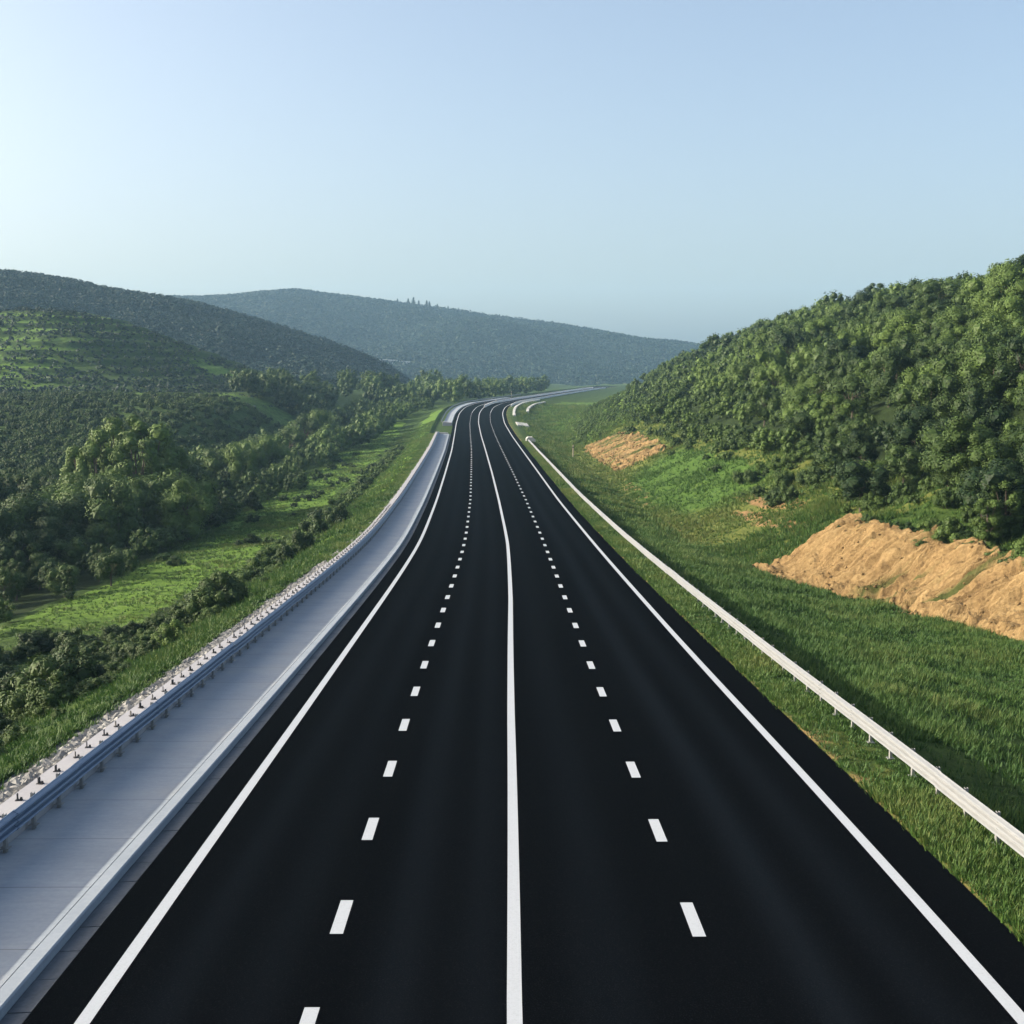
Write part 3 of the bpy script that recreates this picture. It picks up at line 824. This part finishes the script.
# row along the meadow to the road bend
for k in range(190):
    y_ = rnd.uniform(205, 520); x = -42 - rnd.uniform(0, 1) ** 1.3 * 24 + (y_ - 300) * .012 + max(y_ - 430, 0) * .09
    u_ = 512 + x / y_ * F; vt = np.interp(u_, [235, 270, 300, 340, 380, 410, 450], [440, 425, 415, 402, 391, 386, 388])
    h = (10 - (vt - 380) * y_ / F - float(HT(x, y_))) * rnd.uniform(.62, 1.04) * (1 if x < -52 else .62 if y_ > 330 else .45)
    if h < 2: continue
    add('broad', x, y_, h, 'left_row', rnd.uniform(.25, .95), rnd.uniform(.85, 1.15))
x, y_ = at(240, 232); add('broad', x, y_, 9.5, 'left_lone', .8, .8)
# behind the far bend
for k in range(120):
    y_ = rnd.uniform(520, 860); x = float(XR(y_)) - rnd.uniform(17, 75); h = rnd.uniform(7, 13)
    add('broad', x, y_, h, 'far_bend', rnd.uniform(.2, .8), rnd.uniform(.8, 1.15))
for k in range(60):                                    # clump at the end of the terrace field
    y_ = rnd.uniform(425, 510); x = (rnd.uniform(235, 330) - 512) * y_ / F
    add('broad', x, y_, rnd.uniform(6, 9.5), 'terrace_end', rnd.uniform(.1, .5))
# scrub on the slope below the terrace field
for k in range(2700):
    y_ = rnd.uniform(215, 392); x = -52 - rnd.random() * (.41 * y_ - 50)
    if x < -50: add('bush', x, y_, rnd.uniform(.8, 2.3), 'terrace_slope', rnd.uniform(.05, .6))
# bushes along the left verge
y_ = 44.0
while y_ < 330:
    o_ = -21.5 + rnd.uniform(-1.6, 1.6) - (2.2 if y_ < 60 else 0)
    h = rnd.uniform(.5, 1.0) * rnd.uniform(1, 2.2)
    if fbm(np.array(y_ / 14.), np.array(1.5), 81, 2) > -.24: add('bush', o_ + float(XR(y_)), y_, h, 'verge', rnd.uniform(.05, .85), rnd.uniform(.8, 1.6))
    y_ += rnd.uniform(.5, 1.8)
for (u, d, h, t) in ((212, 79, 3.3, .2), (222, 80, 2.9, .4), (205, 77, 2.4, .5), (300, 118, 2.6, .15), (285, 113, 2.2, .1), (318, 135, 3.2, .15), (338, 140, 3.0, .1), (165, 66, 1.7, .9), (60, 60, 2.4, .3), (30, 56, 3.0, .45), (72, 58, 2.6, .15), (10, 54, 2.2, .6), (42, 52, 2.0, .35)):
    x, y_ = at(u, d); add('bush', x, y_, h, 'verge_big', t, 1.0)
for k in range(170):                                   # low growth on the verge slope
    y_ = 38 + 130 * rnd.random() ** 1.3; o_ = -17.0 - 7 * rnd.random() ** .8
    add('bush', o_ + float(XR(y_)), y_, rnd.uniform(.35, 1.1), 'verge', rnd.uniform(.0, .7), rnd.uniform(1.0, 1.8))
for k in range(130):                                    # hanging over the top of the soil bank
    y_ = rnd.uniform(60, 104); o_ = float(foot(y_)) + rnd.uniform(3.9, 5.8)
    add('bush', o_ + float(XR(y_)), y_, rnd.uniform(.4, 1.1), 'right_edge', rnd.uniform(.1, .7), 1.3)
for k in range(46):                                    # scattered shrubs over the meadow
    y_ = rnd.uniform(120, 330); o_ = rnd.uniform(-37, -24)
    add('bush', o_ + float(XR(y_)), y_, rnd.uniform(.6, 1.5), 'meadow', rnd.uniform(.05, .5), 1.3)
for k in range(70):                                    # dark thicket between verge bushes and wood, near
    y_ = rnd.uniform(56, 100); o_ = rnd.uniform(-34, -24)
    if y_ < 84: add('bush', o_, y_, rnd.uniform(1.0, 2.2), 'thicket', rnd.uniform(.0, .4), 1.3)

def tone_word(t): return 'dark green' if t < .36 else ('mid green' if t < .66 else 'yellow-green')
def label_of(c):
    _, kind, x, y, z, h, wf, t, zone = c
    tw = tone_word(t); u, v = PX(x, y, z)
    wd = 'wide ' if wf > 1.16 else 'narrow ' if wf < .95 else ''
    if zone == 'right':
        o_ = x - float(XR(y)); ed = o_ - float(tl(y)); e = o_ - float(foot(y))
        size = 'tall' if h > 5.6 else ('small' if h < 3.6 else 'middling')
        if e > 74 or (y > 430 and e > 40): pl = 'on the right hill skyline'
        elif ed < 5: pl = 'fronting the wood ' + ('behind the orange bank' if y < 107 else 'above the soil streak' if y < 150 else 'above the green patch' if y < 215 else 'above the far scar')
        elif ed < 17: pl = 'inside the right wood ' + ('near picture edge' if u > 900 else 'above the soil streak' if u > 790 else 'above the green patch')
        else: pl = 'high on the hillside ' + ('near picture edge' if u > 930 else 'above the soil bank' if u > 830 else 'above the green patch')
        return f'{size} {wd}{tw} tree {pl}', 'tree', 'trees of the right hillside wood'
    if zone == 'skyline': return 'lone darker tree sticking up above the right hill skyline', 'tree', None
    if zone == 'big_bush': return 'big round dark tree standing forward behind the orange soil bank', 'tree', None
    if zone == 'right_young': return ('taller' if h > 4 else 'shorter') + ' slender young tree above the right end of the soil bank', 'tree', 'young trees above the soil bank'
    if zone == 'left_wood':
        sh = 'slender' if kind == 'poplar' else 'bushy'
        size = 'tall' if h > 6.5 else 'low' if h > 4 else 'dwarf'
        pl = ('by the picture edge' if u < 70 else 'below tall pale trees' if u < 180 else 'where the meadow begins') + (', front' if y < 130 else ', back')
        return f'{size} {sh} {tw} left valley tree {pl}', 'tree', 'trees of the left valley wood'
    if zone == 'left_tall': return f'{"tallest" if h > 16 else "tall" if h > 13 else "shorter"} pale poplar-like tree rising from the left valley wood', 'tree', 'tall pale trees in the left wood'
    if zone == 'left_row': return f'{"tall" if h > 9 else "low"} {wd}{tw} tree of the left meadow belt, ' + ('near end' if y < 270 else 'middle' if y < 350 else 'end by the bend'), 'tree', 'tree belt along the left meadow'
    if zone == 'left_lone': return 'pale separate tree at the near end of the meadow tree belt', 'tree', None
    if zone == 'far_bend': return f'distant {tw} tree behind the far road bend', 'tree', 'distant trees behind the road bend'
    if zone == 'terrace_end': return f'distant {tw} tree in the clump ending the terrace field', 'tree', 'clump at the terrace field'
    size = 'large' if h > 2 else ('small' if h < 1.3 else 'middling')
    g = {'right_edge': ('edging the wood ' + ('above the orange bank' if y < 107 else 'above the soil streak' if y < 150 else 'above the green patch' if y < 215 else 'far down the slope'), 'bushes at the edge of the right wood'),
         'right_far': ('on the scrubby far end of the right slope', 'bushes on the far right slope'),
         'terrace_slope': ('on the dark slope below the left terrace', 'scrub below the terrace field'),
         'verge': ('of the left verge row ' + ('nearest the camera' if y < 62 else 'near the camera' if y < 85 else 'halfway along' if y < 150 else 'towards the bend'), 'bush row along the left verge'),
         'meadow': ('alone on the bright left meadow ' + ('near part' if y < 210 else 'far part'), 'bushes scattered over the meadow'),
         'thicket': ('in the dark thicket below the left verge', 'dark thicket below the verge')}
    if zone == 'verge_big':
        sp = {3.3: 'tallest dark bush of the left verge, before the meadow', 1.7: 'small pale-leaved bush alone on the grass by the left stones', 3.2: 'first of two dark bushes on the left verge towards the bend'}
        s_ = sp.get(h) or (f'{size} {tw} shrub of the nearest left thicket' if y < 62 else f'{size} {tw} bush standing above the left verge row')
        return s_, 'bush', 'large bushes of the left verge'
    pl, grp = g[zone]
    return f'{size} {wd}{tw} bush {pl}', 'bush', grp
ORD = ['leftmost', 'second from left', 'third from left', 'fourth from left', 'fifth from left', 'sixth from left', 'seventh from left', 'eighth from left', 'ninth from left', 'tenth from left']

trees = sorted([c for c in cand if c[1] != 'bush'], key=lambda c: -c[0])
bushes = sorted([c for c in cand if c[1] == 'bush'], key=lambda c: -c[0])
print('candidates', len(trees), len(bushes))
singles = trees[:295] + bushes[:290]
others = trees[295:] + bushes[290:]
LAB = {}
for c in singles: LAB.setdefault(label_of(c)[0], []).append(c)
FULL = {}
for k_, lst_ in LAB.items():                           # look-alikes of one place: told apart by their order from the left
    lst_.sort(key=lambda c: c[2] / c[3])
    for i_, c in enumerate(lst_):
        n_ = len(lst_)
        FULL[id(c)] = k_ if n_ == 1 or n_ > 10 else k_ + ', ' + ('rightmost' if i_ == n_ - 1 else ORD[i_])
rr = random.Random(9)
for c in singles:
    _, kind, x, y, z, h, wf, t, zone = c
    nk = {'broad': 7, 'poplar': 3, 'bush': 5}[kind]
    crown, trunk = PROTO[kind, rr.randrange(nk)]
    e = empty('bush' if kind == 'bush' else 'broadleaf_tree', (x, y, z), rr.uniform(0, 6.28))
    e.scale = (h * wf, h * wf, h)
    lab, cat, grp = label_of(c); lab = FULL[id(c)]
    tag(e, lab, cat, grp)
    o = link('crown' if kind != 'bush' else 'foliage', crown, e); o.color = (t, t, t, 1)
    link('trunk' if kind != 'bush' else 'stem', trunk, e)

def merged_wood(name, label, lst, per, size, seed):
    rng = np.random.default_rng(seed)
    lib = {}
    for kind in ('broad', 'poplar', 'bush'):
        for i in range(4):
            c, r = crown_shape(kind, 700 + i); k = per if kind != 'bush' else max(6, int(per * .6))
            V, f, tone = leaf_cards(c, r, k, size * (1 if kind != 'bush' else 1.7), rng)
            hv_, hf_, ht_ = shade_cores(c, r, .62, rng)
            V = np.concatenate([V, hv_]); tone = np.concatenate([tone, ht_])
            lib[kind, i] = (V, (f, hf_ + len(f) * 4), tone)
    Vs, Ts, Ls, F4, F3 = [], [], [], [], []; nv = 0
    for c in lst:
        _, kind, x, y, z, h, wf, t, zone = c
        V, f, tone = lib[kind, rng.integers(4)]
        a = rng.random() * 6.28; ca, sa = math.cos(a), math.sin(a)
        W = V @ np.array([[ca, sa, 0], [-sa, ca, 0], [0, 0, 1]]) * (h * wf, h * wf, h) + (x, y, z)
        Vs.append(W); Ts.append(np.full(len(V), t)); Ls.append(tone); F4.append(f[0] + nv); F3.append(f[1] + nv); nv += len(V)
    V = np.concatenate(Vs)
    me = mesh_np(name, V, [np.concatenate(F4), np.concatenate(F3)], M['leaf_merged'], False, {'tint': np.concatenate(Ts), 'leaf_tone': np.concatenate(Ls)})
    tag(link(name, me), label, 'woodland', kind='stuff')
rt = [c for c in others if c[8] in ('right', 'right_edge', 'right_far')]
lf = [c for c in others if c not in rt]
merged_wood('woodland', 'far and upper part of the wood covering the right hillside', rt, 40, .030, 1)
merged_wood('woodland', 'far trees and scrub in the left valley and behind the road bend', lf, 38, .030, 2)

# wood on the far hills
def hill_wood(label, H, n, smin_, smax_, V0, F0, thr, tmax, seed, squash=.95, rows=0):
    X, Y, Z, T, tone = H; rng = np.random.default_rng(seed)
    nr, nc = X.shape
    i = rng.random(n) * (nr - 18); j = rng.random(n) * (nc - 2)
    i0 = i.astype(int); j0 = j.astype(int); fi = i - i0; fj = j - j0
    def smp(A): return (A[i0, j0] * (1 - fi) + A[i0 + 1, j0] * fi) * (1 - fj) + (A[i0, j0 + 1] * (1 - fi) + A[i0 + 1, j0 + 1] * fi) * fj
    x, y, z, tn = smp(X), smp(Y), smp(Z), smp(tone)
    ok = (np.abs(x) < .42 * y + 30) & (tn < thr + .12 * rng.random(n)) & (z > -2)
    if rows: ok &= ((z / rows + fbm(x / 60, y / 60, 77) * 1.2) % 1 > .38) | (rng.random(n) < .25)
    x, y, z, tn = x[ok], y[ok], z[ok], tn[ok]; m_ = len(x)
    S = (smin_ + (smax_ - smin_) * rng.random(m_) ** 2)
    V, Fs, _t = leaf_cards(np.stack([x, y, z + S * .25], -1), S, V0, F0, rng, 1.5); k = V0 * 4
    t = np.clip(rng.random(m_) * tmax + tn * .8, 0, 1)
    me = mesh_np('woodland', V, Fs, M['leaf_far'], False, {'tint': np.repeat(t, k), 'leaf_tone': _t})
    tag(link('woodland', me), label, 'woodland', kind='stuff')
hill_wood('scrub in rows over the near left knoll', knoll, 11000, .5, 1.5, 16, .42, .12, .7, 21, rows=3.6)
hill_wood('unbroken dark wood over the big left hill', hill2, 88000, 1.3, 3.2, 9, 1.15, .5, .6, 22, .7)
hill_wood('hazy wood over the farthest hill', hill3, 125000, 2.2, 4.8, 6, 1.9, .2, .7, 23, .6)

# conifers breaking the farthest ridge
def conifer_mesh(seed):
    rng = np.random.default_rng(seed); V = []
    for k in range(9):
        z = .12 + .88 * k / 9; w = .20 * (1 - z) + .02; n = 26
        a = rng.random(n) * 6.28; r = w * (.4 + .7 * rng.random(n))
        p = np.stack([r * np.cos(a), r * np.sin(a), z + .03 * rng.normal(size=n)], -1)
        q_ = p * (.35, .35, 1) + (0, 0, .06)
        d = np.stack([-np.sin(a), np.cos(a), 0 * a], -1) * .035
        V.append(np.stack([p - d, p + d, q_], 1).reshape(-1, 3))
    V = np.concatenate(V)
    return mesh_np('crown', V, np.arange(len(V)).reshape(-1, 3), M['leaf'], False, {'leaf_tone': np.full(len(V), .2)})
cms = [conifer_mesh(900 + i) for i in range(3)]
tvv, tff = tube([(0, 0, -.1), (0, 0, .5), (0, 0, .97)], [.025, .016, .004], 6)
tmesh = mesh_np('trunk', tvv, tff, M['bark'])
X3, Y3, Z3, T3, _ = hill3
ridge_i = 69
def on_ridge(u):
    xs = X3[ridge_i]; us = 512 + xs / Y3[ridge_i] * F
    j = int(np.argmin(np.abs(us - u))); return X3[ridge_i, j], Y3[ridge_i, j], Z3[ridge_i, j]
for k, (u, h) in enumerate(((399, 15), (408, 19), (415, 24), (421, 17), (428, 20), (431, 18), (437, 14), (449, 12), (458, 11))):
    x, y_, z = on_ridge(u)
    e = empty('conifer_tree', (x, y_, z - 1), k * 1.3); e.scale = (h * 1.5, h * 1.5, h * .66)
    tag(e, 'tallest dark conifer breaking the skyline of the farthest hill' if h == 24 else 'dark conifer breaking the skyline of the farthest hill', 'tree', 'conifers on the farthest ridge')
    o = link('crown', cms[k % 3], e); o.color = (.05, .05, .05, 1)
    link('trunk', tmesh, e)
# lone taller tree on the right skyline
# pale wall at the foot of the farthest hill
jw = int(np.argmin(np.abs(512 + X3[45] / Y3[45] * F - 416)))
iw = int(np.argmin(np.abs(380 - (Z3[:60, jw] - 10) / Y3[:60, jw] * F - 363)))
wv, wf_ = join([box_v(-8, 0, 1.5, 26, 1.2, 6), box_v(14, 1, 1.0, 14, 1.2, 5), box_v(-24, 2, 1.0, 5, 4, 6)])
o = link('retaining_wall', mesh_np('retaining_wall', wv, wf_, M['concrete'])); o.location = (X3[iw, jw], Y3[iw, jw] - 2, Z3[iw, jw]); o.rotation_euler = (0, .04, 0)
tag(o, 'pale low wall at the foot of the farthest hill', 'wall')

# ------------------------------------------------------------------ air
hv, hf = box_v(0, 2300, 130, 5200, 4900, 420)
m = bpy.data.materials.new('haze_air'); m.use_nodes = True; nt = m.node_tree; nt.nodes.clear()
out = nt.nodes.new('ShaderNodeOutputMaterial'); pvn = nt.nodes.new('ShaderNodeVolumePrincipled')
pvn.inputs['Color'].default_value = (.42, .71, 1.0, 1); pvn.inputs['Density'].default_value = .00012
pvn.inputs['Anisotropy'].default_value = .1
nt.links.new(pvn.outputs[0], out.inputs['Volume'])
hz = link('haze', mesh_np('haze', hv, hf, m)); tag(hz, kind='stuff')

# ------------------------------------------------------------------ sky, sun, camera
wld = bpy.data.worlds.new('World'); SC.world = wld; wld.use_nodes = True
nt = wld.node_tree; bg = nt.nodes['Background']
sky = nt.nodes.new('ShaderNodeTexSky'); sky.sky_type = 'NISHITA'; sky.sun_disc = False
sky.sun_elevation = SUN_EL; sky.sun_rotation = SUN_AZ % (2 * PI)
sky.air_density = .8; sky.dust_density = 5.5; sky.ozone_density = .1; sky.altitude = 200
nt.links.new(sky.outputs[0], bg.inputs['Color']); bg.inputs['Strength'].default_value = .15
sl = bpy.data.lights.new('sun', 'SUN'); sl.energy = 5.0; sl.angle = math.radians(.55); sl.color = (1, .91, .77)
so = bpy.data.objects.new('sun', sl); C.objects.link(so)
sd = Vector((math.sin(SUN_AZ) * math.cos(SUN_EL), math.cos(SUN_AZ) * math.cos(SUN_EL), math.sin(SUN_EL)))
so.rotation_euler = sd.to_track_quat('Z', 'Y').to_euler(); so.location = sd * 300

cd = bpy.data.cameras.new('camera'); cd.sensor_width = 36; cd.lens = 36 * F / 1024; cd.clip_start = .5; cd.clip_end = 30000
co = bpy.data.objects.new('camera', cd); C.objects.link(co)
co.location = CAM; co.rotation_euler = (PI / 2 - math.atan(132 / F), 0, 0)
SC.camera = co
SC.view_settings.view_transform = 'Standard'; SC.view_settings.look = 'None'
SC.view_settings.exposure = .93; SC.view_settings.gamma = 1
SC.cycles.use_denoising = True
SC.cycles.max_bounces = 6; SC.cycles.volume_bounces = 1; SC.cycles.transparent_max_bounces = 8
